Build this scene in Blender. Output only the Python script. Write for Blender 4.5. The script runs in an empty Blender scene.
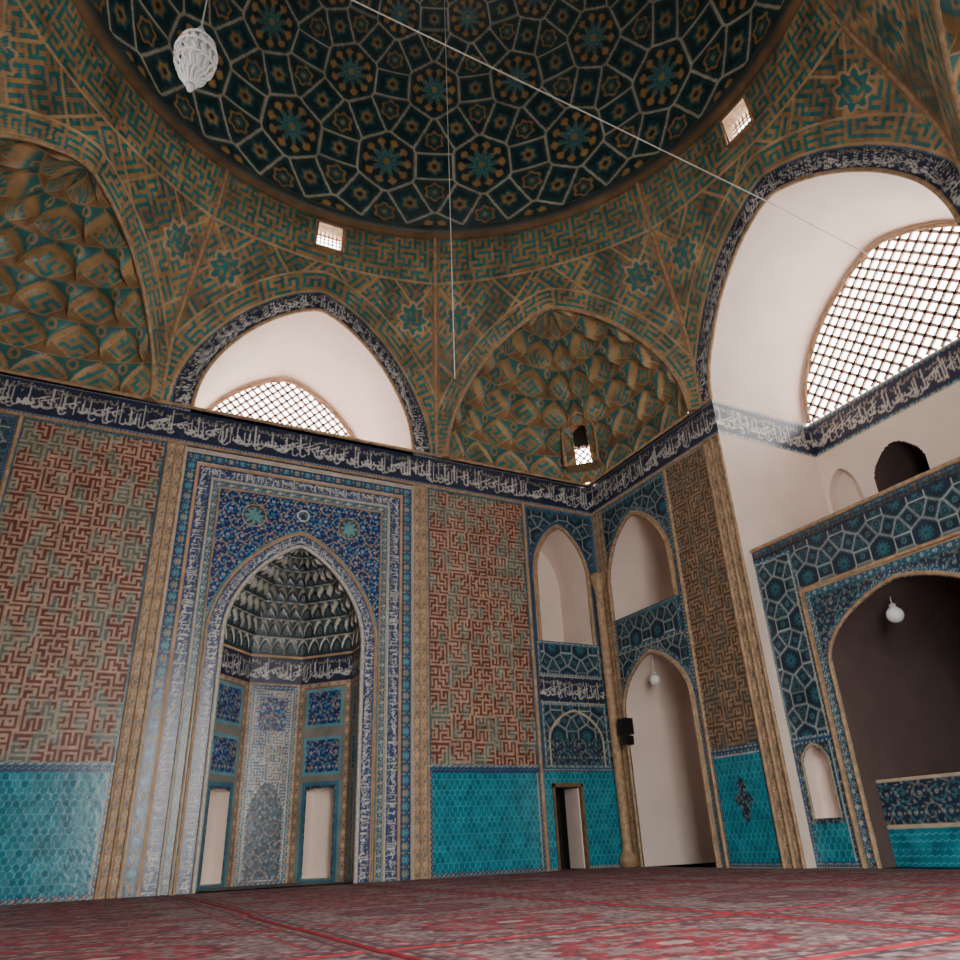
import bpy, numpy as np, random
from math import *
from mathutils import Vector, Matrix
rng=np.random.default_rng(7); random.seed(5)
COL=bpy.context.collection
CX=CY=-7.83; AP=7.83; HS=3.243; RR=7.05; ZR=15.3; HW=9.4
# ---------------------------------------------------------------- colours
def lin(c):
    c=c/255.; return c/12.92 if c<=.04045 else ((c+.055)/1.055)**2.4
def C(r,g,b,ro=.5): return np.array([lin(r),lin(g),lin(b),ro],dtype=np.float32)
NAVY=C(34,40,66,.4); WHT=C(190,188,180,.4); TURQ=C(30,130,146,.25); TAN=C(160,128,92,.7); TEAL=C(44,112,112,.35)
OCH=C(180,144,104,.6); CREAM=C(184,168,142,.6); DTEAL=C(24,56,62,.3)
# ---------------------------------------------------------------- materials
def nt(m): m.use_nodes=True; return m.node_tree.nodes,m.node_tree.links
def mosaic_mat(name,noise=.3,bump=.25,scale=3.):
    m=bpy.data.materials.new(name); N,L=nt(m); b=N['Principled BSDF']
    a=N.new('ShaderNodeAttribute'); a.attribute_name='Col'
    g=N.new('ShaderNodeNewGeometry')
    n=N.new('ShaderNodeTexNoise'); n.inputs['Scale'].default_value=scale; n.inputs['Detail'].default_value=2; L.new(g.outputs['Position'],n.inputs['Vector'])
    mr=N.new('ShaderNodeMapRange'); mr.inputs['From Min'].default_value=.3; mr.inputs['From Max'].default_value=.7
    mr.inputs['To Min'].default_value=1-noise; mr.inputs['To Max'].default_value=1+noise; L.new(n.outputs['Fac'],mr.inputs['Value'])
    mx=N.new('ShaderNodeMix'); mx.data_type='RGBA'; mx.blend_type='MULTIPLY'; mx.inputs['Factor'].default_value=1
    L.new(a.outputs['Color'],mx.inputs[6]); L.new(mr.outputs['Result'],mx.inputs[7]); L.new(mx.outputs[2],b.inputs['Base Color'])
    L.new(a.outputs['Alpha'],b.inputs['Roughness'])
    if bump>0:
        n2=N.new('ShaderNodeTexNoise'); n2.inputs['Scale'].default_value=9; n2.inputs['Detail'].default_value=1; L.new(g.outputs['Position'],n2.inputs['Vector'])
        bp=N.new('ShaderNodeBump'); bp.inputs['Strength'].default_value=bump; bp.inputs['Distance'].default_value=.02
        L.new(n2.outputs['Fac'],bp.inputs['Height']); L.new(bp.outputs['Normal'],b.inputs['Normal'])
    return m
def plain(name,c,ro=.7,noise=.12,scale=2.,metal=0.):
    m=bpy.data.materials.new(name); N,L=nt(m); b=N['Principled BSDF']
    g=N.new('ShaderNodeNewGeometry'); n=N.new('ShaderNodeTexNoise'); n.inputs['Scale'].default_value=scale; n.inputs['Detail'].default_value=2; L.new(g.outputs['Position'],n.inputs['Vector'])
    cr=N.new('ShaderNodeValToRGB'); c=np.array(c); e=cr.color_ramp.elements
    e[0].position=.3; e[1].position=.7; e[0].color=tuple(np.clip(c[:3]*(1-noise),0,1))+(1,); e[1].color=tuple(np.clip(c[:3]*(1+noise),0,1))+(1,)
    L.new(n.outputs['Fac'],cr.inputs['Fac']); L.new(cr.outputs['Color'],b.inputs['Base Color'])
    b.inputs['Roughness'].default_value=ro; b.inputs['Metallic'].default_value=metal
    return m
M=mosaic_mat('glazed_mosaic',.22,.22); MD=mosaic_mat('brick_mosaic',.35,.0,1.6); MR=mosaic_mat('woven_wool',.25,0,5.)
MP=mosaic_mat('painted_plaster',.06,0,1.)
PL=plain('plaster',C(232,214,202),.8,.05,1.2); PLD=plain('shade_toned_plaster',C(96,78,74),.85,.1); LAT=plain('lattice_clay',C(196,166,152),.8)  # PLD: plaster darkened so the gloom of deep interiors sits in its colour
OCHM=plain('ochre_brick',C(168,138,106),.6,.3,9); BLK=plain('black_plastic',C(18,18,20),.4); WG=plain('white_glass',C(235,235,235),.15,.03)
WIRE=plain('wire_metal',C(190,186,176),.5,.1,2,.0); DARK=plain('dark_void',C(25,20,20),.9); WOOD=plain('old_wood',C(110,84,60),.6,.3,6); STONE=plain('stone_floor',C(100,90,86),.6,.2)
WROPE=plain('white_rope_tile',C(180,174,162),.35,.25,20)
# ---------------------------------------------------------------- object helpers
def empty(name,loc=(0,0,0),parent=None):
    e=bpy.data.objects.new(name,None); e.empty_display_size=.2; COL.objects.link(e)
    if parent: e.parent=parent
    return e
def link(o,parent=None):
    COL.objects.link(o)
    if parent: o.parent=parent
    return o
def gridmesh(name,P,col,mat,mask=None,parent=None,smooth=False):
    h,w=P.shape[:2]; idx=np.arange(h*w).reshape(h,w)
    q=np.stack([idx[:-1,:-1],idx[:-1,1:],idx[1:,1:],idx[1:,:-1]],-1).reshape(-1,4)
    if mask is not None: q=q[mask.reshape(-1)]
    me=bpy.data.meshes.new(name); n=len(q)
    me.vertices.add(h*w); me.vertices.foreach_set('co',P.astype(np.float32).ravel())
    me.loops.add(4*n); me.loops.foreach_set('vertex_index',q.ravel().astype(np.int32))
    me.polygons.add(n); me.polygons.foreach_set('loop_start',(np.arange(n)*4).astype(np.int32))
    me.update(calc_edges=True)
    if smooth: me.polygons.foreach_set('use_smooth',np.ones(n,dtype=bool))
    if col is not None:
        ca=me.color_attributes.new('Col','FLOAT_COLOR','POINT'); ca.data.foreach_set('color',np.ascontiguousarray(col,dtype=np.float32).ravel())
    me.materials.append(mat)
    return link(bpy.data.objects.new(name,me),parent)
def pymesh(name,v,f,mat,parent=None):
    me=bpy.data.meshes.new(name); me.from_pydata([tuple(p) for p in v],[],f); me.materials.append(mat); me.update()
    return link(bpy.data.objects.new(name,me),parent)
def tube(name,pts,r,mat,parent=None,cyc=False,res=3):
    cu=bpy.data.curves.new(name,'CURVE'); cu.dimensions='3D'; s=cu.splines.new('POLY'); s.points.add(len(pts)-1)
    for i,p in enumerate(pts): s.points[i].co=(*p,1)
    s.use_cyclic_u=cyc; cu.bevel_depth=r; cu.bevel_resolution=res; cu.materials.append(mat)
    return link(bpy.data.objects.new(name,cu),parent)
def boxes(name,L,mat,parent=None):
    v=[];f=[]
    for (x0,x1,y0,y1,z0,z1) in L:
        b=len(v); v+=[(x,y,z) for z in(z0,z1) for y in(y0,y1) for x in(x0,x1)]
        f+=[tuple(b+i for i in q) for q in((0,1,3,2),(4,6,7,5),(0,4,5,1),(2,3,7,6),(0,2,6,4),(1,5,7,3))]
    return pymesh(name,v,f,mat,parent)
def lathe(name,prof,c,mat,parent=None,n=32):
    a=np.linspace(0,2*pi,n+1); P=np.array([[(c[0]+r*cos(t),c[1]+r*sin(t),c[2]+z) for t in a] for r,z in prof])
    return gridmesh(name,P,None,mat,None,parent,True)
# ---------------------------------------------------------------- arch maths
PP,QQ=1.45,.5
def prof(s,p=PP): return np.power(np.clip(1-np.power(np.clip(s,0,1),p),0,1),QQ)
def invp(h,p=PP): return np.power(np.clip(1-np.power(np.clip(h,0,1),1/QQ),0,1),1/p)
def inside(a,z,hw,zs,za,p=PP): return (a<hw)&((z<=zs)|(z-zs<(za-zs)*prof(a/hw,p)))
def archd(a,z,hw,zs,za,p=PP):
    h=za-zs; lo=np.full(a.shape,-min(hw,h)*.9); hi=np.full(a.shape,6.)
    for _ in range(18):
        m=(lo+hi)/2; ins=(a<hw+m)&(z-zs<(h+m)*prof(a/(hw+m),p)); hi=np.where(ins,m,hi); lo=np.where(ins,lo,m)
    return np.where(z<=zs,a-hw,(lo+hi)/2)
def outline(hw,z0,zs,za,n=40,p=PP,c=0):
    L=[(c-hw,z0)] if z0<zs else []
    for t in np.linspace(pi,0,n): L.append((c+hw*cos(t),zs+(za-zs)*float(prof(abs(cos(t)),p))))
    if z0<zs: L.append((c+hw,z0))
    return L
# ---------------------------------------------------------------- raster pattern tiles
def draw(img,pts,rad,col):
    pts=np.array(pts,float); seg=[]
    for a,b in zip(pts[:-1],pts[1:]):
        k=max(2,int(np.hypot(*(b-a))*2)); seg.append(a+(b-a)*np.linspace(0,1,k)[:,None])
    s=np.concatenate(seg) if seg else pts
    R=int(ceil(rad)); o=np.array([(i,j) for i in range(-R,R+1) for j in range(-R,R+1) if i*i+j*j<=rad*rad+.3])
    q=(s[:,None,:]+o[None]).reshape(-1,2).round().astype(int); H,W=img.shape[:2]
    k=(q[:,1]>=0)&(q[:,1]<H); q=q[k]; img[q[:,1],q[:,0]%W]=col
def arc(cx,cy,r,a0,a1,n=14,r1=None):
    r1=r if r1 is None else r1
    return [(cx+(r+(r1-r)*i/n)*cos(a0+(a1-a0)*i/n),cy+(r+(r1-r)*i/n)*sin(a0+(a1-a0)*i/n)) for i in range(n+1)]
def mk_insc(bg,ink,scr,ink2,H=72,W=1400,r=1.3):
    im=np.empty((H,W,4),np.float32); im[:]=bg
    for i in range(0,W,22):
        cy=H*(.35+.3*(i//22%2)); draw(im,arc(i,cy,12,0,4.6*(1 if i%44 else -1),24,3),.8,scr)
        for _ in range(2): draw(im,[(i+random.uniform(-8,8),random.uniform(8,H-8))],1.8,scr)
    x=0
    while x<W:
        y=H*random.uniform(.72,.86); k=random.random()
        if k<.5: draw(im,arc(x+5,y,5,pi,2.1*pi,8),.9,ink2)
        elif k<.8: draw(im,[(x,y-4),(x+1,y+8)],.9,ink2)
        else: draw(im,[(x-4,y),(x+12,y+4)],.9,ink2)
        x+=random.uniform(7,13)
    x=0
    while x<W:
        k=random.random(); base=H*random.uniform(.16,.3)
        if k<.5:
            draw(im,[(x,base),(x+random.uniform(-1,2),H*random.uniform(.6,.92))],r,ink)
            if random.random()<.6: draw(im,arc(x+6,base,6,pi,2*pi,8),r*.9,ink)
        elif k<.85:
            draw(im,arc(x+8,base+8,8,pi*.9,2.3*pi,14),r,ink); draw(im,[(x,base+3),(x+20,base+5)],r,ink)
        else:
            draw(im,[(x-10,H*.42),(x+20,H*.62)],r,ink); draw(im,arc(x+8,H*.45,6,0,5,12),r*.9,ink)
        if random.random()<.7: draw(im,[(x+5,random.uniform(.4,.9)*H)],r,ink)
        x+=random.uniform(6,11)
    return im
def mk_arab(bg,c1,c2,fl,fl2,S=220):
    im=np.empty((S,S,4),np.float32); im[:]=bg
    def dr(p,r,c):
        for dy in(-S,0,S): draw(im,[(a,b+dy) for a,b in p],r,c)
    for i in range(5):
        for j in range(5):
            cx=(i+.5*(j%2))*S/5; cy=(j+.5)*S/5; sg=1 if (i+j)%2 else -1
            dr(arc(cx,cy,24,0,sg*6.5,40,5),1.0,c1 if (i+j)%3 else c2)
            dr([(cx,cy)],4.6,fl if (i*2+j)%3 else fl2); dr([(cx,cy)],2,bg)
            for k in range(6):
                a=k*pi/3+.3*j; dr([(cx+15*cos(a),cy+15*sin(a))],2.3,[fl,c1,fl2][k%3])
            for k in range(5):
                a=k*1.257; dr([(cx+24*cos(a),cy+24*sin(a)),(cx+28*cos(a+.2),cy+28*sin(a+.2))],1.6,c2)
    return im
def mk_band(bg,c1,c2,c3,W=96,H=48):
    im=np.empty((H,W,4),np.float32); im[:]=bg
    draw(im,[(0,1),(W,1)],1.4,c3); draw(im,[(0,H-2),(W,H-2)],1.4,c3)
    xs=np.arange(0,W+1,2)
    draw(im,[(x,H/2+12*sin(x/W*2*pi)) for x in xs],1.2,c1); draw(im,[(x,H/2-12*sin(x/W*2*pi)) for x in xs],1.2,c1)
    for cx,c in((W/4,c2),(3*W/4,c1)):
        for k in range(8): a=k*pi/4; draw(im,[(cx+8*cos(a),H/2+8*sin(a))],3.,c)
        draw(im,[(cx,H/2)],3.2,c3)
    for cx in(0,W/2):
        for s in(-1,1): draw(im,[(cx,H/2+s*14)],3,c2); draw(im,[(cx,H/2+s*7)],1.5,c3)
    return im
def vor(W,H,ppu,sites):
    ys,xs=np.mgrid[0:int(round(H*ppu)),0:int(round(W*ppu))]; X=(xs+.5)/ppu; Y=(ys+.5)/ppu
    S=[(x+i*W,y+j*H,w,t) for x,y,w,t in sites for i in(-1,0,1) for j in(-1,0,1) if -.7<x+i*W<W+.7 and -.7<y+j*H<H+.7]
    A=np.array(S); D=(X[None]-A[:,0,None,None])**2+(Y[None]-A[:,1,None,None])**2-A[:,2,None,None]
    o=np.argsort(D,0)[:2]; d=np.take_along_axis(D,o,0); s1=A[o[0]]; s2=A[o[1]]
    e=(d[1]-d[0])/(2*np.hypot(s1[...,0]-s2[...,0],s1[...,1]-s2[...,1])+1e-6)
    dx=X-s1[...,0]; dy=Y-s1[...,1]
    return s1[...,3].astype(int),np.hypot(dx,dy),np.arctan2(dy,dx),e
q3=sqrt(3)
SITES=[(0,0,.05,0),(.5,q3/2,.05,0)]+[(x,y,0,1) for x,y in((.5,q3/6),(0,q3/3),(0,2*q3/3),(.5,5*q3/6))]+[(x,y,.0,2) for x,y in((.5,0),(.25,q3/4),(.75,q3/4),(0,q3/2),(.25,3*q3/4),(.75,3*q3/4))]
def mk_girih(bg,line,star,petal,c1,c2,lw=.014,ppu=150,strap=None):
    t,r,a,e=vor(1,q3,ppu,SITES); im=np.empty(t.shape+(4,),np.float32); im[:]=bg
    if strap is not None: im[(e>lw*2.6)&(e<lw*3.6)]=strap
    s=t==0; rs=.12+.055*np.cos(10*a); im[s&(r<.235+.02*np.cos(10*a))]=petal; im[s&(r<.2+.03*np.cos(10*a+pi))]=bg
    im[s&(r<rs+.02)]=petal; im[s&(r<rs)]=star; im[s&(r<.035)]=petal
    s=t==1; h=r*(1+.12*np.cos(6*a)); im[s&(h<.098)]=c1; im[s&(h<.075)]=bg; im[s&(h<.055)]=c2; im[s&(h<.022)]=c1
    s=t==2; h=r*(1+.15*np.cos(6*a)); im[s&(h<.09)]=c2; im[s&(h<.062)]=c1; im[s&(h<.03)]=bg
    im[e<lw]=line
    return im
def samp(im,sx,sy=None):
    sy=sy or sx; H,W=im.shape[:2]
    def f(u,v):
        o=0
        for du,dv in((-.3,-.3),(.3,-.3),(-.3,.3),(.3,.3)):
            o=o+im[np.floor(v*sy+dv*sy*.02).astype(int)%H,np.floor(u*sx+du*sx*.02).astype(int)%W]
        return o/4
    return f
def bandf(im,h):
    H,W=im.shape[:2]; k=H/h
    return lambda u,v: im[np.clip((v*k).astype(int),0,H-1),np.floor(u*k).astype(int)%W]
def mk_maze(n,seed):
    r=random.Random(seed); a=np.zeros((2*n,2*n),int); st=[(0,0)]; seen={(0,0)}; a[0,0]=1
    while st:
        i,j=st[-1]; nb=[(i+di,j+dj,di,dj) for di,dj in((1,0),(-1,0),(0,1),(0,-1)) if 0<=i+di<n and 0<=j+dj<n and (i+di,j+dj) not in seen]
        if not nb: st.pop(); continue
        x,y,di,dj=r.choice(nb); seen.add((x,y)); a[2*x,2*y]=1
        if r.random()>.14: a[2*i+di,2*j+dj]=1
        st.append((x,y))
    return a
def unit(seed,n=6):
    m=mk_maze(n,seed); return np.block([[m,np.rot90(m,1)],[np.rot90(m,3),np.rot90(m,2)]])
MZ=np.block([[unit(1),unit(2)],[unit(3),unit(4)]])
def kuf(cell,fa,fb,bga,bgb,P=2.,diag=False,mode=0):
    n=MZ.shape[0]
    def f(u,v):
        if diag: u,v=(u+v)*.7071,(u-v)*.7071
        i=np.floor(v/cell).astype(int); j=np.floor(u/cell).astype(int); m=MZ[i%n,j%n]==1
        k=int(P/cell)
        if mode==0:
            a=np.abs(i%k-k/2); b=np.abs(j%k-k/2); w=((a+b)<k*.36)|((np.minimum(a,b)<k*.1)&(np.maximum(a,b)<k*.42))
        else:
            ii=(i+2*j)//5; jj=(j*2-i)//5; h=np.abs(np.sin((ii//2)*12.9+(jj//2)*78.2)*4375.5)%1; w=h<.34
        o=np.where(w[...,None],np.where(m[...,None],fb,bgb),np.where(m[...,None],fa,bga)).astype(np.float32)
        rnd=.84+.32*(np.abs(np.sin(i*12.9898+j*78.233)*43758.5)%1); o[...,:3]*=rnd[...,None]
        return o
    return f
def hexf(s,c,c2,line):
    def f(u,v):
        x=u/s; y=v/s; ax=np.mod(x,1)-.5; ay=np.mod(y,q3)-q3/2; bx=np.mod(x-.5,1)-.5; by=np.mod(y-q3/2,q3)-q3/2
        k=ax**2+ay**2<bx**2+by**2; gx=np.where(k,ax,bx); gy=np.where(k,ay,by); ix=np.round((x-gx)*2); iy=np.round((y-gy)*2/q3)
        r=np.abs(np.sin(ix*12.9898+iy*78.233)*43758.5)%1; agx=np.abs(gx); agy=np.abs(gy)
        e=.5-np.maximum(agx,agx*.5+agy*q3/2); o=(c+(c2-c)*r[...,None]).astype(np.float32); o[e<.06]=line
        return o
    return f
def const(c): return lambda u,v: np.broadcast_to(c,u.shape+(4,))
I_NAVY=mk_insc(NAVY,WHT,C(58,84,108,.35),C(140,134,116,.4)); I_MIH=mk_insc(C(46,64,104,.3),WHT,C(84,140,150,.3),C(150,150,140,.4))
AR_BLUE=mk_arab(C(34,50,104,.25),C(76,142,166,.3),C(170,148,96,.4),C(180,178,170,.4),C(60,140,160,.3))
AR_DARK=mk_arab(C(28,44,66,.3),C(70,118,126,.3),C(130,130,120,.4),C(150,150,142,.4),C(56,108,118,.3))
B_BLUE=mk_band(C(40,56,96,.3),C(80,150,160,.3),C(170,142,96,.4),C(184,180,170,.4)); B_TUR=mk_band(C(48,100,118,.3),C(180,176,162,.4),C(36,52,96,.3),CREAM)
B_OCH=mk_band(C(160,130,102,.6),C(194,174,146,.6),C(104,112,112,.4),C(118,90,70,.6))
GIR=mk_girih(C(28,56,62,.3),C(184,178,156,.5),C(42,122,130,.3),C(170,130,78,.5),C(160,124,74,.5),C(44,98,102,.3),.0115,150,C(52,86,88,.4))
GST=mk_girih(C(26,48,62,.3),C(170,176,172,.4),C(46,104,118,.3),C(30,44,62,.3),C(66,112,120,.3),C(28,40,58,.3),.012,150,C(70,110,120,.4))
f_arab=samp(AR_BLUE,150); f_dark=samp(AR_DARK,150); f_gst=samp(GST,150/.8)
f_kA=kuf(.045,C(100,42,32,.5),C(88,98,88,.4),C(168,140,118,.55),C(152,140,122,.45),2.1,False,1)
f_kB=kuf(.045,C(86,64,50,.6),C(74,76,70,.5),C(148,122,96,.65),C(134,116,94,.6),1.6,False,1)
f_kT=kuf(.085,C(46,116,114,.35),C(42,104,102,.35),C(160,124,82,.65),C(136,104,70,.65),2.4,True)
f_kTh=kuf(.085,C(48,118,116,.35),C(44,108,106,.35),C(158,122,80,.65),C(146,112,74,.65),2.4)
f_hex=hexf(.12,C(16,104,124,.2),C(34,132,150,.25),C(60,150,162,.3))
class Wall:
    def __init__(s,u0,u1,z0,z1,res,base):
        nu=int(round((u1-u0)/res))+1; nz=int(round((z1-z0)/res))+1
        s.U,s.Z=np.meshgrid(np.linspace(u0,u1,nu),np.linspace(z0,z1,nz)); s.col=np.empty(s.U.shape+(4,),np.float32); s.col[:]=base
        s.hole=np.zeros(s.U.shape,bool)
    def p(s,m,f,u=None,v=None):
        u=s.U if u is None else u; v=s.Z if v is None else v; s.col[m]=f(u[m],v[m])
    def rect(s,a,b,c,d,f): m=(s.U>=a)&(s.U<b)&(s.Z>=c)&(s.Z<d); s.p(m,f,s.U-a,s.Z-c)
    def frame(s,a,b,c,d,w,f):
        U,Z=s.U,s.Z; e=np.minimum(np.minimum(U-a,b-U),np.minimum(Z-c,d-Z)); m=(e>=0)&(e<w)
        hor=np.minimum(Z-c,d-Z)<np.minimum(U-a,b-U); s.p(m,f,np.where(hor,U,Z),e)
    def arch(s,c,hw,zs,za,w0,w1,f,zlo=-1,p=PP):
        a=np.abs(s.U-c); reg=(a<hw+w1+.1)&(s.Z<za+w1+.1)&(s.Z>=zlo); d=np.full(s.U.shape,9.); d[reg]=archd(a[reg],s.Z[reg],hw,zs,za,p)
        m=(d>=w0)&(d<w1); an=np.where(s.Z<zs,s.Z-zs,np.arctan2(s.Z-zs,a)*hw)
        s.p(m,f,an,d-w0)
    def cut(s,c,hw,z0,zs,za,p=PP): s.hole|=inside(np.abs(s.U-c),s.Z,hw,zs,za,p)&(s.Z>=z0)
    def build(s,name,fn,mat,parent=None):
        P=np.stack(fn(s.U,s.Z),-1); h=s.hole; k=~(h[:-1,:-1]&h[1:,1:]&h[:-1,1:]&h[1:,:-1]); return gridmesh(name,P,s.col,mat,k,parent)
def niche(name,O,T,N,ol,depth,mside,mback,parent,col=None):
    O=np.array(O,float);T=np.array(T,float);N=np.array(N,float); pts=np.array([O+T*s+np.array([0,0,z]) for s,z in ol])
    v=list(pts)+list(pts+N*depth); n=len(ol); f=[(i,i+1,n+i+1,n+i) for i in range(n-1)]+[(n-1,0,n,2*n-1)]
    o=pymesh(name,v,f,mside,parent)
    if mback: pymesh(name+'_back',pts+N*depth,[tuple(range(n))],mback,parent)
    return o
def on_plane(O,T,ol): return [tuple(np.array(O,float)+np.array(T,float)*s+np.array([0,0,z])) for s,z in ol]
# ================================================================ WALL BACK (qibla)
W=Wall(-15.66,0,0,9.4,.02,TAN); XM=-7.83; A=np.abs(W.U-XM)
for sg in(-1,1):
    a,b=(XM+2.95,XM+5.67) if sg>0 else (XM-5.67,XM-2.95)
    W.rect(a,b,2.05,8.5,f_kA); W.frame(a,b,2.05,8.5,.07,bandf(B_TUR,.07))
    W.rect(a,b,0,2.05,f_hex); W.frame(a,b,.0,2.05,.1,bandf(B_BLUE,.1))
    a,b=(XM+2.62,XM+2.95) if sg>0 else (XM-2.95,XM-2.62)
    W.p((W.U>=a)&(W.U<b)&(W.Z<8.5),bandf(B_OCH,.17),W.Z,(W.U-a)%.17)
    a,b=(-2.16,0) if sg>0 else (-15.66,-13.5); c=-1.13 if sg>0 else -14.53
    W.rect(a,b,0,8.5,f_gst); W.frame(a,b,-.5,8.48,.14,bandf(B_BLUE,.14)); 
    W.arch(c,.75,6.6,7.95,0,.12,const(OCH),4.93); W.arch(c,.75,6.6,7.95,.12,.2,const(C(50,80,110,.3)),4.93)
    W.rect(c-.88,c+.88,4.1,4.93,f_gst); W.frame(c-.9,c+.9,4.1,4.93,.08,bandf(B_TUR,.08))
    W.rect(c-.9,c+.9,3.55,4.05,bandf(I_NAVY,.5)); W.rect(c-.9,c+.9,2.05,3.5,f_gst); W.frame(c-.9,c+.9,2.05,3.5,.08,bandf(B_TUR,.08))
    W.rect(c-.7,c+.7,2.13,2.7,f_dark); W.arch(c,.72,2.6,3.3,0,.05,const(CREAM),2.1)
    W.rect(a,b,0,2.05,f_hex); W.frame(a,b,0,2.05,.08,bandf(B_BLUE,.08))
    W.cut(c,.75,4.93,6.6,7.95)
    dc=-1.5 if sg>0 else -14.2
    W.hole|=(np.abs(W.U-dc)<.4)&(W.Z<1.72)
d=np.minimum(2.62-A,8.42-W.Z); hor=(8.42-W.Z)<(2.62-A); uu=np.where(hor,W.U,W.Z)
m0=(A<2.62)&(W.Z<8.5)
W.p(m0,const(C(60,74,96,.3)))
for a,b,f in((0,.05,const(CREAM)),(.05,.29,bandf(B_BLUE,.24)),(.29,.34,const(OCH)),(.34,.6,bandf(I_MIH,.26)),(.6,.65,const(CREAM)),(.65,.78,bandf(B_TUR,.13)),(.78,.81,const(OCH))):
    W.p(m0&(d>=a)&(d<b),f,uu,d-a)
W.p(m0&(d>=.81),f_arab)
W.p(m0&(d>=.81)&(W.Z<4.4),bandf(B_BLUE,.3),W.Z,np.clip(A-1.5,0,.29))
for a,b,f in((0,.06,const(WHT)),(.06,.3,bandf(I_MIH,.24)),(.3,.35,const(OCH)),(.35,.4,const(C(60,130,145,.3)))):
    W.arch(XM,1.42,4.5,6.5,a,b,f,-1,1.3)
for cx in(-1.05,1.05):
    r=np.hypot(W.U-XM-cx,W.Z-7.1); W.p(r<.26,const(OCH)); W.p(r<.235,f_dark); an=np.arctan2(W.Z-7.1,W.U-XM-cx); W.p(r<.15+.05*np.cos(8*an),const(C(100,150,150,.3)))
r=np.hypot(W.U-XM,W.Z-7.25); W.p(r<.14,const(WHT)); W.p(r<.11,f_dark)
W.cut(XM,1.42,0,4.5,6.5,1.3)
def cornice(Wl):
    Z=Wl.Z; m=Z>=8.5; Wl.p(m,const(NAVY)); Wl.p((Z>8.6)&(Z<9.3),bandf(I_NAVY,.7),Wl.U,Z-8.6)
    for z0,z1,f in((8.5,8.53,const(CREAM)),(8.53,8.61,bandf(B_BLUE,.08)),(9.29,9.37,bandf(B_BLUE,.08)),(9.37,9.5,const(OCH))): Wl.p((Z>=z0)&(Z<z1),f,Wl.U,Z-z0)
cornice(W)
wb=W.build('wall_back',lambda U,Z:(U,0*U,Z),M)
tr=empty('trim_1')
for x in(XM-2.95,XM-2.78,XM-2.62,XM+2.62,XM+2.78,XM+2.95): tube('vertical_rib',[(x,-.02,0),(x,-.02,8.5)],.03,OCHM,tr)
for x in(-2.16,-13.5): tube('vertical_rib',[(x,-.02,0),(x,-.02,8.5)],.04,OCHM,tr)
tube('cornice_bead',[(-15.66,-.03,8.5),(-.03,-.03,8.5),(-.03,-4.92,8.5)],.03,OCHM,tr)
tube('cornice_bead_top',[(-15.66,-.03,9.4),(-.03,-.03,9.4),(-.03,-4.92,9.4)],.04,OCHM,tr)
# ---------------- mihrab niche
mh=empty('mihrab')
tube('arch_moulding',on_plane((XM,-.03,0),(1,0,0),outline(1.44,0,4.5,6.52,60,1.3)),.045,WROPE,mh)
tube('outer_arch_moulding',on_plane((XM,-.02,0),(1,0,0),outline(1.76,0,4.5,6.86,60,1.3)),.02,OCHM,mh)
tube('frame_moulding',[(XM-2.6,-.02,0),(XM-2.6,-.02,8.42),(XM+2.6,-.02,8.42),(XM+2.6,-.02,0)],.025,WROPE,mh)
tube('middle_frame_moulding',[(XM-2.0,-.02,0),(XM-2.0,-.02,7.8),(XM+2.0,-.02,7.8),(XM+2.0,-.02,0)],.03,WROPE,mh)
tube('inner_frame_moulding',[(XM-1.82,-.02,0),(XM-1.82,-.02,7.62),(XM+1.82,-.02,7.62),(XM+1.82,-.02,0)],.02,OCHM,mh)
plan=np.array([(-1.42,0),(-1.42,.6),(-.56,1.5),(.56,1.5),(1.42,.6),(1.42,0)]); seg=np.hypot(*np.diff(plan,axis=0).T); cum=np.r_[0,np.cumsum(seg)]
def planpt(l): return np.stack([np.interp(l,cum,plan[:,0]),np.interp(l,cum,plan[:,1])],-1)
N=Wall(0,cum[-1],0,4.5,.02,C(60,90,110,.3))
for i in range(5):
    a,b=cum[i],cum[i+1]
    N.rect(a,b,0,4.5,const(C(128,124,114,.4)))
    N.frame(a,b,-.2,3.9,.12,bandf(B_OCH,.12))
    for z0,z1 in((.1,1.85),(2.0,2.75),(2.95,3.75)):
        N.rect(a+.2,b-.2,z0,z1,f_arab if z0>1.9 else f_dark); N.frame(a+.18,b-.18,z0,z1,.05,const(C(90,150,160,.3)))
a,b=cum[2],cum[3]; N.rect(a+.1,b-.1,.1,3.8,kuf(.03,C(80,104,128,.25),C(112,90,80,.3),C(176,172,160,.25),C(170,166,156,.25),.9,False,1)); N.frame(a+.06,b-.06,0,3.85,.1,bandf(B_BLUE,.1))
m=inside(np.abs(N.U-(a+b)/2),N.Z,.36,1.2,1.9)&(N.Z>.1); N.p(m,f_dark); m=(np.abs(N.U-(a+b)/2)<.3)&(N.Z>2.9)&(N.Z<3.6); N.p(m,f_arab)
N.p(N.Z>=3.9,bandf(I_NAVY,.55),N.U,N.Z-3.9); N.p(N.Z>4.44,const(OCH))
for i in(1,3):
    c=(cum[i]+cum[i+1])/2; N.frame(c-.43,c+.43,.0,1.88,.08,const(C(60,110,130,.3))); N.cut(c,.34,.1,1.68,1.76)
def nm(U,Z):
    p=planpt(U); return (XM+p[...,0],p[...,1],Z)
N.build('niche_wall',nm,M,mh)
for i in(1,3):
    p0,p1=plan[i],plan[i+1]; t=(p1-p0)/np.hypot(*(p1-p0)); nn=np.array([-t[1],t[0]]); mid=(p0+p1)/2
    niche('side_recess',(XM+mid[0],mid[1],0),(t[0],t[1],0),(nn[0],nn[1],0),outline(.34,.1,1.68,1.76,16),.28,PL,PL,mh)
pymesh('niche_floor',[(XM+x,y,.03) for x,y in plan],[tuple(range(6))],STONE,mh)
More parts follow.
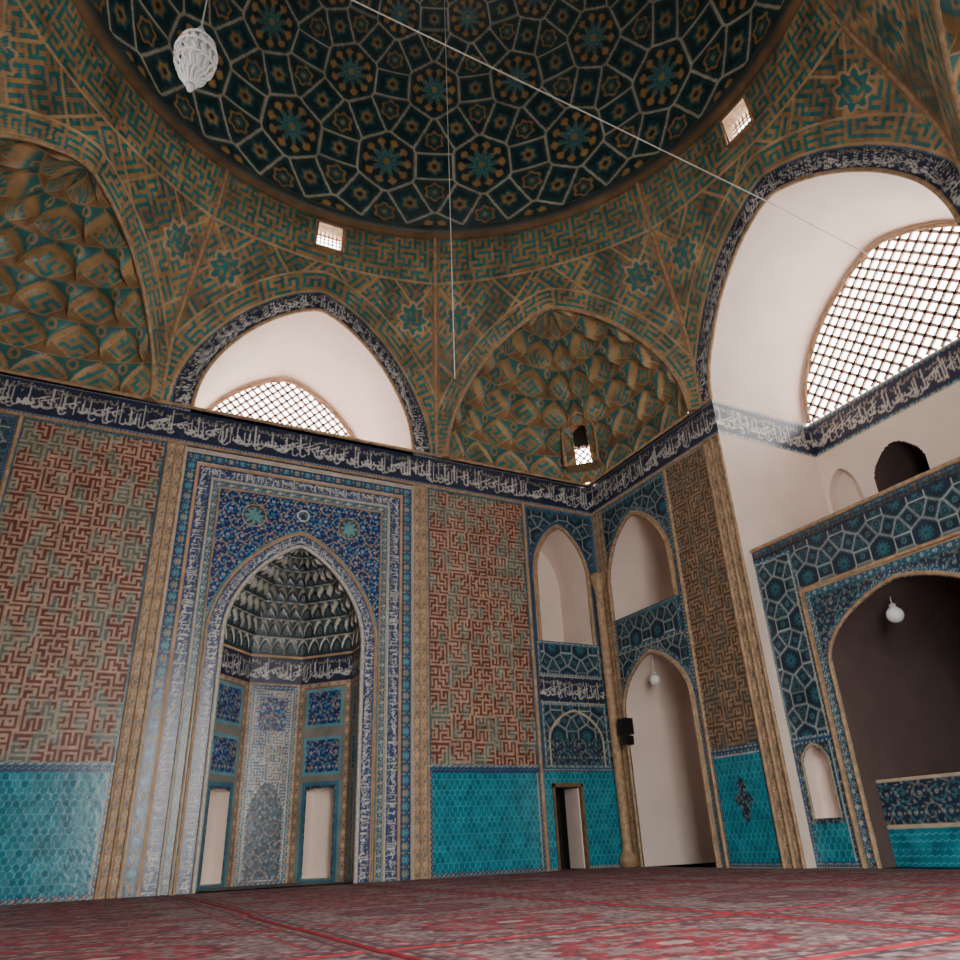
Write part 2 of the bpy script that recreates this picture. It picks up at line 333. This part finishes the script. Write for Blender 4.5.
def muqarnas(name,place,z0,z1,hw,pl,tiers,ncell,colf,parent,nz=30,nphi=300,p=PP,mat=None,maskf=None,amp=1.):
    l=np.linspace(0,1,nphi)
    zs=1-(1-np.linspace(0,1,tiers+1))**1.45
    G=invp(zs,p); G[-1]=0
    rows=[]
    for k in range(tiers):
        t=np.linspace(0,1,nz)[:,None]; n=max(4,int(round(ncell*(.1+.9*G[k])))); ph=n*l[None]+(.5 if k%2 else 0)
        c=np.abs(ph%1-.5)*2; ta=.12+.8*prof(c,1.25); u=np.clip(t/ta,0,1)
        b=np.where(t<ta,.25*u**3, .66+.34*np.clip((t-ta)/(1.001-ta),0,1)); jn=np.clip((t-ta)/.1+.5,0,1); b=np.where(np.abs(t-ta)<.05,.25+.41*jn,b)
        if k==tiers-1: b=.5*b+.5*t**1.5
        env=invp(zs[k]+(zs[k+1]-zs[k])*t,p)
        g=G[k]+(G[k+1]-G[k])*b; edge=np.minimum(l,1-l)[None]*ncell*2.5; w=np.clip(edge,0,1)*amp
        g=env*(1-w)+g*w; z_=0*c+0*t
        rows.append((g+z_,zs[k]+(zs[k+1]-zs[k])*t+z_,c+z_,t+z_,ta+z_,ph%1+z_,np.floor(ph)+7*k+z_))
    g,zz,c,t,ta,ph,cid=[np.concatenate([r[i] for r in rows]) for i in range(7)]
    sd=pl(l)[None]*g[...,None]; z=z0+(z1-z0)*zz
    P=place(sd[...,0],sd[...,1],z); L_=np.broadcast_to(l[None],c.shape); col=colf(c,t,ta,ph,L_,z,cid); mk=None
    if maskf is not None: h=maskf(L_,z); mk=~(h[:-1,:-1]&h[1:,1:])
    return gridmesh(name,P,col,mat or M,mk,parent)
def cm(c,t,ta,ph,l,z,cid):
    o=np.empty(c.shape+(4,),np.float32); o[:]=C(38,54,62,.35); r=np.hypot((ph-.5)*1.2,t-.38); o[r<.22]=C(96,112,112,.4); o[r<.15]=C(30,46,66,.3); o[r<.06]=C(150,140,112,.4)
    o[t>ta+.05]=C(60,80,86,.35); k=np.abs(t-ta)<.075; o[k]=C(190,184,168,.4); o[(t>.94)]=C(164,156,138,.4); return o
muqarnas('muqarnas_vault',lambda s,d,z:np.stack([XM+s,d,z],-1),4.5,6.5,1.42,lambda l:planpt(l*cum[-1]),7,17,cm,mh,20,560,1.3)
# corner niches in back wall
cn=wb
for c in(-1.13,-14.53):
    niche('upper_niche',(c,0,0),(1,0,0),(0,1,0),outline(.75,4.93,6.6,7.95),1.3,PL,PL,cn)
    tube('arch_bead',on_plane((c,-.02,0),(1,0,0),outline(.79,4.93,6.6,8.0)),.04,OCHM,cn)
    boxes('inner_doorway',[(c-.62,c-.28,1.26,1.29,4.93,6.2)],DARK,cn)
d1=empty('door_1')
boxes('jambs',[(-1.9,-1.84,-.03,.5,0,1.72),(-1.16,-1.1,-.03,.5,0,1.72),(-1.9,-1.1,-.03,.5,1.66,1.74)],WOOD,d1)
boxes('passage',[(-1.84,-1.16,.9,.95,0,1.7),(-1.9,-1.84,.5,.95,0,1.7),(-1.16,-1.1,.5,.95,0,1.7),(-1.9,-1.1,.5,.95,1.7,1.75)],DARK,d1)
boxes('leaf',[(-1.2,-1.17,.05,.6,.02,1.64)],PL,d1)
d2=empty('door_2'); boxes('door_blank',[(-14.62,-13.78,.05,.1,0,1.74)],WOOD,d2)
lathe('corner_column',[(.0,0),(.2,0),(.2,.22),(.13,.28),(.11,.4),(.11,6.25),(.14,6.3),(.12,6.36),(.2,6.55),(.22,6.62),(.22,6.75),(.0,6.75)],(-.13,-.13,0),OCHM)
# ================================================================ RIGHT SIDE (built in u=-y)
rs=empty('wall_right')
V=Wall(0,4.92,0,9.4,.02,TAN)
V.rect(0,3.06,0,8.5,f_gst); V.frame(.12,3.04,-.5,8.48,.16,bandf(B_BLUE,.16))
bc=1.62; bw=1.14
V.arch(bc,bw,6.3,7.85,0,.13,const(OCH),5.45); V.arch(bc,bw,6.3,7.85,.13,.24,bandf(B_BLUE,.11),5.45)
V.frame(bc-bw-.05,bc+bw+.05,4.6,5.45,.1,bandf(B_TUR,.1))
V.arch(bc,bw+.02,3.2,4.38,0,.1,const(CREAM)); V.arch(bc,bw+.02,3.2,4.38,.1,.2,bandf(B_BLUE,.1))
V.p((V.U<.45)&(V.Z<8.5),bandf(B_OCH,.15),V.Z,V.U%.15)
V.rect(3.06,4.46,2.05,8.5,f_kB); V.frame(3.06,4.46,2.05,8.5,.06,bandf(B_TUR,.06)); V.rect(3.06,4.46,0,2.05,f_hex); V.frame(3.06,4.46,0,2.05,.09,bandf(B_BLUE,.09))
r=np.hypot((V.U-3.76)/.6,(V.Z-1.15)); V.p(r<.32+.08*np.cos(4*np.arctan2(V.Z-1.15,V.U-3.76)),f_dark)
V.p((V.U>=4.46)&(V.Z<8.5),bandf(B_OCH,.23),V.Z,(V.U-4.46)%.23)
V.cut(bc,bw,5.45,6.3,7.85); V.cut(bc,bw,0,3.2,4.38)
cornice(V); V.build('near_pier',lambda U,Z:(0*U,-U,Z),M,rs)
V2=Wall(10.74,15.66,0,9.4,.08,TAN); V2.rect(10.74,15.66,2.05,8.5,f_kA); V2.rect(10.74,15.66,0,2.05,f_hex); cornice(V2); V2.build('far_pier',lambda U,Z:(0*U,-U,Z),M,rs)
T=(0,-1,0);Nn=(1,0,0)
niche('upper_corner_room',(0,-bc,0),T,Nn,outline(bw,5.45,6.3,7.85),2.4,PL,PL,rs)
niche('lower_corner_room',(0,-bc,0),T,Nn,outline(bw,0,3.2,4.38),2.6,PL,PL,rs)
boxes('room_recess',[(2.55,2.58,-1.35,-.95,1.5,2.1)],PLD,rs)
tube('upper_arch_bead',on_plane((-.02,-bc,0),T,outline(bw+.04,5.45,6.3,7.9)),.045,OCHM,rs)
tube('lower_arch_bead',on_plane((-.02,-bc,0),T,outline(bw+.04,0,3.2,4.42)),.035,OCHM,rs)
for u in(3.06,4.46,4.69,4.9): tube('pier_rib',[(-.02,-u,0),(-.02,-u,8.5)],.035,OCHM,rs)
PC=C(232,216,204,.8)
for yy in(-4.92,-10.74):
    Q=Wall(0,3.03,0,9.4,.03,PC); cornice(Q); Q.build('recess_reveal',lambda U,Z:(U,0*U+yy,Z),MP,rs)
Q=Wall(4.92,10.74,5.7,9.4,.03,PC); cornice(Q)
for c,w in((5.4,.42),(6.78,.62),(8.88,.62),(10.26,.42)): Q.cut(c,w,5.8,7.3,8.02)
Q.build('recess_back',lambda U,Z:(0*U+3.03,-U,Z),MP,rs)
for i,(c,w) in enumerate(((5.4,.42),(6.78,.62),(8.88,.62),(10.26,.42))):
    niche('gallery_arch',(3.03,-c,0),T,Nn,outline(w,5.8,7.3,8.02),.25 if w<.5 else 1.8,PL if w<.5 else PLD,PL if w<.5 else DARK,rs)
boxes('gallery_floor',[(.245,3.03,-10.74,-4.92,5.55,5.7)],STONE,rs)
F=Wall(4.92,10.74,0,5.77,.02,DTEAL); c=7.83; a=np.abs(F.U-c)
F.rect(4.92,10.74,0,5.77,f_gst); F.rect(4.92,10.74,5.55,5.77,bandf(B_BLUE,.22)); F.p(F.Z>=5.73,const(CREAM))
F.frame(c-1.98,c+1.98,-.5,4.7,.1,const(OCH)); m=(a<1.88)&(F.Z<4.6); F.p(m,f_dark)
F.frame(c-1.88,c+1.88,-.5,4.6,.12,bandf(B_TUR,.12))
F.arch(c,1.63,3.2,4.3,0,.07,const(CREAM)); F.arch(c,1.63,3.2,4.3,.07,.16,bandf(B_BLUE,.09))
for s in(-1,1):
    m=(s*(F.U-c)>1.98)&(F.Z<2.05); F.p(m,f_hex); e0,e1=(4.92,c-1.98) if s<0 else (c+1.98,10.74); F.frame(e0,e1,0,2.05,.09,bandf(B_BLUE,.09)); F.frame(e0,e1,2.05,5.5,.07,bandf(B_TUR,.07))
    k=5.38 if s<0 else 10.28; F.rect(k-.36,k+.36,.68,2.0,f_dark); F.arch(k,.27,1.65,1.95,0,.04,const(CREAM),.75); F.cut(k,.27,.75,1.65,1.95)
F.cut(c,1.63,0,3.2,4.3); F.build('gallery_front',lambda U,Z:(0*U+.245,-U,Z),M,rs)
for k in(5.38,10.28): niche('wall_niche',(.245,-k,0),T,Nn,outline(.27,.75,1.65,1.95,16),.3,PL,PL,rs)
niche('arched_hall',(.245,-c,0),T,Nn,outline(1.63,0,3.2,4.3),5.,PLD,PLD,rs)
tube('arch_bead',on_plane((.225,-c,0),T,outline(1.66,0,3.2,4.33)),.035,OCHM,rs)
tube('frame_bead',[(.225,-c+1.93,0),(.225,-c+1.93,4.65),(.225,-c-1.93,4.65),(.225,-c-1.93,0)],.04,OCHM,rs)
tube('parapet_bead',[(.225,-4.92,5.77),(.225,-10.74,5.77)],.04,OCHM,rs)
Q=Wall(c-1.62,c+1.62,0,1.3,.02,TURQ); Q.rect(c-1.63,c+1.63,0,.58,f_hex); Q.rect(c-1.63,c+1.63,.62,1.26,f_dark); Q.p((Q.Z>=.56)&(Q.Z<.62),const(CREAM)); Q.p(Q.Z>1.25,const(CREAM)); Q.build('hall_parapet',lambda U,Z:(0*U+.6,-U,Z),M,rs)
ls=empty('wall_left')
for o in list(rs.children):
    n=bpy.data.objects.new('left_'+o.name.split('.')[0],o.data); n.matrix_world=Matrix.Translation((-15.66,0,0))@Matrix.Scale(-1,4,(1,0,0)); link(n,ls)
W3=Wall(-15.66,0,0,9.4,.09,TAN); W3.rect(-15.66,0,2.05,8.5,f_kA); W3.rect(-15.66,0,0,2.05,f_hex); cornice(W3); W3.cut(CX,1.9,0,4.8,6.6)  # out-of-view entrance arch, kept narrow to cut the daylight let in
W3.build('wall_front',lambda U,Z:(U,0*U-15.66,Z),M)
# ================================================================ TRANSITION ZONE
dz=empty('ceiling')
def dpos(th,s,z):
    nx,ny=cos(th),sin(th); tx,ty=sin(th),-cos(th); s,z=np.broadcast_arrays(np.asarray(s,float),np.asarray(z,float))
    px=nx*AP+tx*s; py=ny*AP+ty*s; r=np.hypot(px,py); w=np.clip((z-10.8)/(ZR-10.8),0,1); w=w*w*(3-2*w)*.6+w*.4
    k=(r*(1-w)+RR*w)/r; return np.stack([CX+px*k,CY+py*k,z],-1)
ZS,ZA=9.4,12.7
def drumface(th,hw,za,step,kind,win):
    s=np.unique(np.round(np.r_[np.arange(-HS,HS+.001,step),-HS,HS,hw*np.cos(np.linspace(0,pi,90))],4)); nz=int(5.9/step)
    zb=np.where(np.abs(s)<hw,ZS+(za-ZS)*prof(np.abs(s)/hw),ZS); S=np.repeat(s[None],nz,0); Z=zb[None]+(ZR-zb[None])*np.linspace(0,1,nz)[:,None]
    P=dpos(th,S,Z); d=archd(np.abs(S),Z,hw,ZS,za); col=f_kT(S+50,Z)
    an=np.arctan2(Z-ZS,S)*hw*1.15+20
    def pt(m,f,u,v): col[m]=f(u[m],v[m])
    e=HS-np.abs(S)
    lz=np.abs((S*1.1+Z)%1.9-.95); lz2=np.abs((S*1.1-Z)%1.9-.95); pt((np.minimum(lz,lz2)<.045),const(C(176,142,98,.6)),S,Z)
    pt(e<.1,const(C(146,112,76,.6)),S,Z)
    if kind=='navy':
        pt((d<.47),bandf(I_NAVY,.47),an,np.clip(d,0,.46)); pt((d<.04)|((d>.43)&(d<.47)),const(C(70,100,116,.4)),S,Z); pt((d>=.47)&(d<.53),const(OCH),S,Z)
        pt((d>=.53)&(d<1.),kuf(.075,C(46,116,114,.35),C(42,104,102,.35),C(162,126,84,.6),C(162,126,84,.6),3),an,d-.53); pt((d>=1.)&(d<1.06),const(OCH),S,Z)
    else:
        pt(d<.07,const(OCH),S,Z); pt((d>=.07)&(d<.5),kuf(.07,C(46,116,114,.35),C(42,104,102,.35),C(162,126,84,.6),C(162,126,84,.6),3),an,d); pt((d>=.5)&(d<.56),const(OCH),S,Z)
    for k in(-1,1):
        r=np.hypot(S-k*2.55,Z-13.0); a8=np.arctan2(Z-13.0,S-k*2.55); m=(d>.6)&(r<.42+.06*np.cos(8*a8)); pt(m,const(OCH),S,Z); pt(m&(r<.34+.06*np.cos(8*a8)),const(TEAL),S,Z); pt(m&(r<.24),f_kTh,S+50,Z); pt(m&(r<.1),const(TEAL),S,Z)
    m=Z>13.95; pt(m,f_kTh,S+50,Z); pt((Z>13.95)&(Z<14.01),const(OCH),S,Z); pt(Z>15.2,const(C(110,86,60,.6)),S,Z)
    mask=None
    if win:
        h=(np.abs(S)<.36)&(Z>14.35)&(Z<15.12); fr=(np.abs(S)<.44)&(Z>14.27)&(Z<15.2); pt(fr,const(C(130,100,70,.6)),S,Z); mask=~(h[:-1,:-1]&h[1:,1:])
    gridmesh('drum_face',P,col,MD,mask,dz)
    t=np.linspace(0,pi,60); ed=dpos(th,hw*np.cos(t),ZS+(za-ZS)*prof(np.abs(np.cos(t))))
    tube('arch_rib',[tuple(p) for p in ed],.045,OCHM,dz)
    zz_=np.linspace(9.4,15.25,40); tube('octagon_rib',[tuple(p) for p in dpos(th,HS,zz_)],.045,OCHM,dz)
    n=np.array([cos(th),sin(th),0]); tt=np.array([sin(th),-cos(th),0]); O=np.array([CX,CY,0])
    if kind=='navy':
        D=3.; ss=hw*np.cos(t); zz=ZS+(za-ZS)*prof(np.abs(np.cos(t))); back=O+n*(AP+D)+tt*ss[:,None]+np.c_[0*t,0*t,zz]
        G=np.stack([ed+(back-ed)*k for k in(0,.33,.66,1)]); gridmesh('arch_soffit',G,None,PL,None,dz,True)
        if win:
            f=.96; z2=ZS+.06; ss2=hw*f*np.cos(t); zz2=z2+(za-.1-z2)*prof(np.abs(np.cos(t))); inn=O+n*(AP+D)+tt*ss2[:,None]+np.c_[0*t,0*t,zz2]
            gridmesh('window_surround',np.stack([back,inn]),None,PL,None,dz)
        else: pymesh('light_stop_tympanum',back,[tuple(range(len(back)))],PL,dz)  # solid fill added out of view so this arch admits no daylight
    return ed
boxes('window_ledge',[(CX-2.62,CX+2.62,0,3.0,9.3,9.4),(CX-2.95,CX+2.95,-18.7,-15.66,9.3,9.4)],PL,dz)
boxes('leak_stop_shelf',[(-4.62,1.2,.0,1.2,9.33,9.4),(0,1.2,-4.62,0,9.33,9.4),(-16.86,-11.04,0,1.2,9.33,9.4),(-16.86,-15.66,-4.62,0,9.33,9.4)],OCHM,dz)  # hidden slabs added behind the wall tops to stop sky light leaking in
drumface(pi/2,2.6,12.7,.03,'navy',True); drumface(0,2.92,12.7,.03,'navy',True); drumface(pi,2.92,12.7,.07,'navy',True)
drumface(-pi/2,2.92,12.7,.08,'navy',False)
for th,st in((pi/4,.03),(3*pi/4,.035),(-pi/4,.08),(-3*pi/4,.08)):
    drumface(th,2.95,12.85,st,'sq',False)
    n=np.array([cos(th),sin(th),0]); tt=np.array([sin(th),-cos(th),0]); O=np.array([CX,CY,0])
    def place(s,d,z):
        base=O+n*AP+tt*s[...,None]+n*d[...,None]; base[...,2]=z
        fr=dpos(th,s,z); fl=O+n*AP+tt*s[...,None]; fl[...,2]=z; w=np.clip(1-d/1.6,0,1)[...,None]
        return base+(fr-fl)*w
    def pl(l):
        a=pi*(1-l); c_=np.cos(a); s_=np.sin(a); e=1.5; return np.stack([np.sign(c_)*np.abs(c_)**(2/e)*2.95,np.abs(s_)**(2/e)*3.05],-1)
    def cs(c,t,ta,ph,l,z,cid):
        o=kuf(.075,C(50,128,126,.35),C(46,118,116,.35),C(162,128,88,.6),C(154,120,82,.6),9,True)(l*7.5+20,z)
        k=np.abs(ph-.5)*2.2+np.abs(t-.42)*1.8; o[k>1.0]=C(134,104,70,.6); o[(k>.9)&(k<=1.0)]=C(180,146,102,.6)
        o[t>ta+.04]=C(50,108,106,.4); r=np.hypot((np.abs(ph-.5)-.5)*1.5,t-.8); o[(t>ta)&(r<.17)]=C(160,124,84,.6); o[(t>ta)&(r<.09)]=C(44,100,98,.4)
        o[np.abs(t-ta)<.05]=C(180,146,102,.6); o[(t>.965)]=C(172,138,94,.6); return o
    mf=(lambda l,z:(np.abs(l-.5)<.046)&(z>9.78)&(z<11.0)) if th==pi/4 else None
    muqarnas('squinch_muqarnas',place,9.4,12.85,2.95,pl,6,10,cs,dz,26,420,PP,MD,mf,.8)
    for sg in(-1,1):
        A_=O+n*AP+tt*sg*HS; B_=O+n*AP+tt*sg*2.93; Bp=B_+n*(HS-2.93); 
        v=[A_,B_,Bp]; v=[tuple(np.array([q[0],q[1],zz])) for zz in(9.36,9.42) for q in v]; pymesh('squinch_foot',v,[(0,1,2),(3,4,5),(0,1,4,3),(1,2,5,4)],OCHM,dz)
def lattice(name,O,T,N,hw,zs,za,z0,sp,w,thick,parent,ang=45,mat=LAT):
    v=[];f=[]; T=np.array(T,float);N=np.array(N,float);O=np.array(O,float)
    for sg in(ang,ang+90):
        dr=np.array([cos(radians(sg)),sin(radians(sg))]); pr=np.array([-dr[1],dr[0]]); c0=np.array([0,(z0+za)/2])
        for k in np.arange(-6,6,sp):
            q=c0+pr*k+dr*np.arange(-7,7,.02)[:,None]; ok=inside(np.abs(q[:,0]),q[:,1],hw,zs,za)&(q[:,1]>=z0)
            if ok.sum()<2: continue
            q=q[ok]; a,b=q[0],q[-1]; base=len(v)
            for e in(a,b):
                for x in(-w/2,w/2):
                    for y in(0,thick): g=e+pr*x; v.append(O+T*g[0]+np.array([0,0,g[1]])+N*y)
            f+=[tuple(base+i for i in qq) for qq in((0,1,3,2),(4,6,7,5),(0,4,5,1),(2,3,7,6),(0,2,6,4),(1,5,7,3))]
    return pymesh(name,v,f,mat,parent)
w1=empty('window_1'); lattice('lattice',(CX,3.0,0),(1,0,0),(0,1,0),2.6*.97,9.45,12.62,9.4,.19,.06,.05,w1)
tube('frame',on_plane((CX,2.98,0),(1,0,0),outline(2.6*.96,9.4,9.46,12.6)),.05,OCHM,w1)
w2=empty('window_2'); lattice('lattice',(3.0,CY,0),(0,-1,0),(1,0,0),2.92*.97,9.45,12.62,9.4,.235,.07,.05,w2)
tube('frame',on_plane((2.98,CY,0),(0,-1,0),outline(2.92*.96,9.4,9.46,12.6)),.05,OCHM,w2)
w3=empty('window_3'); lattice('lattice',(-18.66,CY,0),(0,-1,0),(-1,0,0),2.92*.97,9.45,12.62,9.4,.3,.1,.05,w3)
for i,th in enumerate((pi/2,0,pi)):
    e=empty('window_%d'%(4+i)); p=dpos(th,0,14.73); n=np.array([cos(th),sin(th),0]);tt=np.array([sin(th),-cos(th),0]); Oo=np.array([p[0],p[1],0])
    cs4=[(-.37,14.34),(.37,14.34),(.37,15.13),(-.37,15.13)]
    pts=[Oo+tt*s+np.array([0,0,z])-n*.02 for s,z in cs4]; q=[x+n*.5 for x in pts]
    pymesh('reveal',pts+q,[(0,1,5,4),(1,2,6,5),(2,3,7,6),(3,0,4,7)],OCHM,e)
    for k in range(1,7):
        s=-.37+.74*k/7; tube('bar',[tuple(Oo+tt*s+n*.3+np.array([0,0,z])) for z in(14.34,15.13)],.016,WOOD,e)
        z=14.34+.79*k/7; tube('bar',[tuple(Oo+tt*s2+n*.3+np.array([0,0,z])) for s2 in(-.37,.37)],.016,WOOD,e)
    tube('frame',[tuple(Oo+tt*s-n*.03+np.array([0,0,z])) for s,z in cs4],.035,OCHM,e,True)
e=empty('window_7'); th=pi/4; n=np.array([cos(th),sin(th),0]);tt=np.array([sin(th),-cos(th),0]); O=np.array([CX,CY,0])+n*(AP+2.5)
niche('tunnel',O,tt,n,outline(.45,9.74,10.6,11.3,20),.85,OCHM,None,e)
tube('rim',on_plane(O-n*.02,tt,outline(.46,9.74,10.6,11.32,20)),.035,OCHM,e)
lattice('lattice',O+n*.5,tt,n,.45,10.52,10.56,9.74,.15,.035,.04,e)
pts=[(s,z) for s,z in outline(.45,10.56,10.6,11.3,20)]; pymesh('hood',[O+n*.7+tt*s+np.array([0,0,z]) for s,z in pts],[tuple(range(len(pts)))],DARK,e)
boxes('lintel',[],OCHM,e) if 0 else None
# ring + dome
th=np.linspace(0,2*pi,721)
rp=[(7.07,15.26),(6.97,15.3),(6.86,15.36),(6.84,15.5),(6.9,15.56),(6.93,15.6)]
P=np.array([[(CX+r*cos(a),CY+r*sin(a),z) for a in th] for r,z in rp]); cc=np.empty(P.shape[:2]+(4,),np.float32); cc[:]=C(26,44,46,.5); cc[:2]=C(120,94,64,.6); cc[3:5]=C(70,80,70,.5)
gridmesh('dome_ring',P,cc,MD,None,dz)
nt_,na=300,1300; la=np.linspace(0,pi/2*.985,nt_)[:,None]; an=np.linspace(0,2*pi,na)[None]
R0=6.93; r=R0*np.cos(la)**.92; z=15.6+7.4*np.sin(la); U,Vv=np.broadcast_arrays(an,np.log(np.tan(pi/4+la/2)))
P=np.stack([CX+r*np.cos(an),CY+r*np.sin(an),z+0*an],-1); k=16/(2*pi)
H_,W_=GIR.shape[:2]; col=0
for a,b in((-.25,-.25),(.25,-.25),(-.25,.25),(.25,.25)): col=col+GIR[np.floor((Vv*k+.18)*150+b*2).astype(int)%H_,np.floor(U*k*150+a*2).astype(int)%W_]/4
gridmesh('dome',P,col,M,None,dz,True)
# ================================================================ FLOOR + RUGS
boxes('floor',[(-21,8.,-19,3.2,-.2,0)],STONE)
def mk_rug(nu,nv,field,field2,red,dark,cream):
    V_,U_=np.mgrid[0:nv,0:nu]; im=np.empty((nv,nu,4),np.float32); im[:]=field
    x=np.minimum(U_,nu-1-U_); y=np.minimum(V_,nv-1-V_); e=np.minimum(x,y)
    hs=np.abs(np.sin((U_//2)*12.9898+(V_//2)*78.233)*43758.5)%1; hs2=np.abs(np.sin(((U_+V_)//4)*3.1+((U_-V_)//4)*7.7)*91.7)%1
    im[hs<.35]=field2; im[hs2<.18]=cream; n1=hs<.4
    cx,cy=(nu-1)/2,(nv-1)/2; dx=np.abs(U_-cx)/nu*2; dy=np.abs(V_-cy)/nv*2; a=np.arctan2(dy,dx); r=np.hypot(dx,dy*.95)
    md=r<.55+.04*np.cos(14*a); im[md]=red; im[md&n1]=dark; im[(r<.42+.04*np.cos(16*a))&(hs2>.3)]=field; im[(r<.22+.04*np.cos(8*a))]=red; im[(r<.22)&n1]=dark; im[r<.08]=cream
    co=((1-dx)+(1-dy)<.4+.05*np.cos(a*30)); im[co]=red; im[co&n1]=dark
    im[e<16]=field2; s=(U_//5+V_//5)%3; im[(e<16)&(s==0)]=dark; im[(e<16)&(s==1)&n1]=cream; im[(e<16)&(hs>.7)]=field; im[(e>=14)&(e<16)]=red; im[(e>=4)&(e<6)]=dark; im[e<2]=C(140,16,34,.95)
    return im
rgs=[]
im1=mk_rug(150,100,C(116,92,92,.95),C(84,62,68,.95),C(128,28,42,.95),C(76,30,40,.95),C(142,124,118,.95))
im2=mk_rug(150,100,C(100,80,84,.95),C(122,100,100,.95),C(112,32,46,.95),C(62,38,46,.95),C(138,120,116,.95))
for im in(im1,im2):
    w,h=2.96,1.97; ys,xs=np.mgrid[0:100,0:150]; X=xs/149*w-w/2; Y=ys/99*h-h/2; e=np.minimum(np.minimum(xs,149-xs),np.minimum(ys,99-ys))
    Zr=np.where(e==0,0.,.012); o=gridmesh('prayer_rug',np.stack([X,Y,Zr],-1),im,MR); rgs.append(o.data); bpy.data.objects.remove(o)
for i in range(5):
    for j in range(8):
        x=-14.1+i*3.02; y=-1.1-j*2.0
        if y-1<-15.6: continue
        o=bpy.data.objects.new('prayer_rug',rgs[(i*2+j)%3%2]); o.location=(x-.05+.03*(j%3),y+.02*(i%2),.003); o.rotation_euler=(0,0,pi*((i+j)%2)+radians(((i*7+j*5)%5-2)*.15)); link(o)
# ================================================================ OBJECTS
ln=empty('hanging_lantern'); c=np.array([-11.59,-6.41,12.0])
def bulb(t): return .06+.24*max(0.,sin(pi*min(1,t**.8*1.02)))**.8
lathe('inner_glass',[(.0,-.55)]+[(bulb(1-t)*.72,-.55+1.1*t) for t in np.linspace(.02,.98,16)]+[(0,.57)],c,WG,ln,20)
for k in range(14):
    a0=2*pi*k/14; pts=[]
    for t in np.linspace(0,1,30):
        a=a0+.5*sin(pi*t*1.0)+.1*sin(t*32); rr=bulb(1-t)+.015*sin(t*40); pts.append((c[0]+rr*cos(a),c[1]+rr*sin(a),c[2]-.58+1.16*t))
    tube('glass_rib',pts,.024,WG,ln)
for zz in(-.35,-.1,.15,.38): t=1-(zz+.58)/1.16; tube('ring',[(c[0]+(bulb(t)+.02)*cos(a),c[1]+(bulb(t)+.02)*sin(a),c[2]+zz) for a in np.linspace(0,2*pi,25)[:-1]],.018,WG,ln,True)
lathe('cap',[(0,.82),(.05,.8),(.07,.7),(.13,.62),(.15,.56),(0,.56)],c,WG,ln); lathe('finial',[(0,-.74),(.04,-.7),(.07,-.62),(.05,-.57),(0,-.55)],c,WG,ln)
tube('chain',[(c[0],c[1],c[2]+.8),(c[0]+.02,c[1],21.2)],.014,WIRE,ln)
cb=empty('cable'); tube('span_wire',[(2.96,-7.615,12.4),(2.93,-7.615,12.52),(-.3,-7.81,12.5),(-5.,-8.1,12.28),(-10.,-8.4,12.02),(-18.62,-8.9,11.5)],.012,WIRE,cb)
cb2=empty('cable'); tube('drop_wire',[(CX,CY,22.9),(CX,CY,6.1)],.005,WIRE,cb2)
for c,rr,top in(((.17,-1.48,3.83),.12,4.33),((.6,-7.37,3.83),.14,4.15)):
    g=empty('globe_lamp'); lathe('globe',[(rr*sin(t),-rr*cos(t)) for t in np.linspace(0,pi,16)],c,WG,g,24); lathe('collar',[(0,rr+.06),(.05,rr+.05),(.06,rr-.02),(0,rr-.02)],c,WIRE,g,16); tube('cord',[(c[0],c[1],c[2]+rr),(c[0],c[1],top)],.008,WIRE,g)
sp=empty('loudspeaker'); boxes('cabinet',[(-.3,-.06,-.78,-.52,2.72,3.08)],BLK,sp); boxes('lower_cabinet',[(-.26,-.06,-.74,-.56,2.5,2.69)],BLK,sp); boxes('grille',[(-.31,-.3,-.76,-.54,2.75,3.05)],DARK,sp); boxes('bracket',[(-.08,.0,-.54,-.5,2.7,3.0)],WIRE,sp)
# ================================================================ LIGHT
w=bpy.data.worlds.new('sky'); bpy.context.scene.world=w; w.use_nodes=True; bg=w.node_tree.nodes['Background']; bg.inputs[0].default_value=(1,.965,.93,1); bg.inputs[1].default_value=20.
def portal(name,loc,rot,sx,sy):
    l=bpy.data.lights.new(name,'AREA'); l.shape='RECTANGLE'; l.size=sx; l.size_y=sy; l.cycles.is_portal=True
    o=bpy.data.objects.new(name,l); o.location=loc; o.rotation_euler=rot; COL.objects.link(o)
portal('daylight_portal_entrance',(CX,-15.8,3.4),(pi/2,0,0),4.0,6.9)
portal('daylight_portal_back',(CX,3.2,11),(-pi/2,0,0),5.4,3.4)
portal('daylight_portal_right',(3.2,CY,11),(pi/2,0,pi/2),6,3.4)
portal('daylight_portal_left',(-18.9,CY,11),(pi/2,0,-pi/2),6,3.4)
# ================================================================ CAMERA
yaw,pit,rol=.486,.450,-.042
fw=Vector((sin(yaw)*cos(pit),cos(yaw)*cos(pit),sin(pit))); r0=Vector((cos(yaw),-sin(yaw),0)); u0=r0.cross(fw)
rv=r0*cos(rol)+u0*sin(rol); uv=-r0*sin(rol)+u0*cos(rol)
cam=bpy.data.cameras.new('camera'); cam.sensor_width=36; cam.lens=36*751.46/960; cam.clip_start=.05
co=bpy.data.objects.new('camera',cam); COL.objects.link(co); m=Matrix((rv,uv,-fw)).transposed().to_4x4(); m.translation=Vector((-11.467,-15.302,.596)); co.matrix_world=m
bpy.context.scene.camera=co
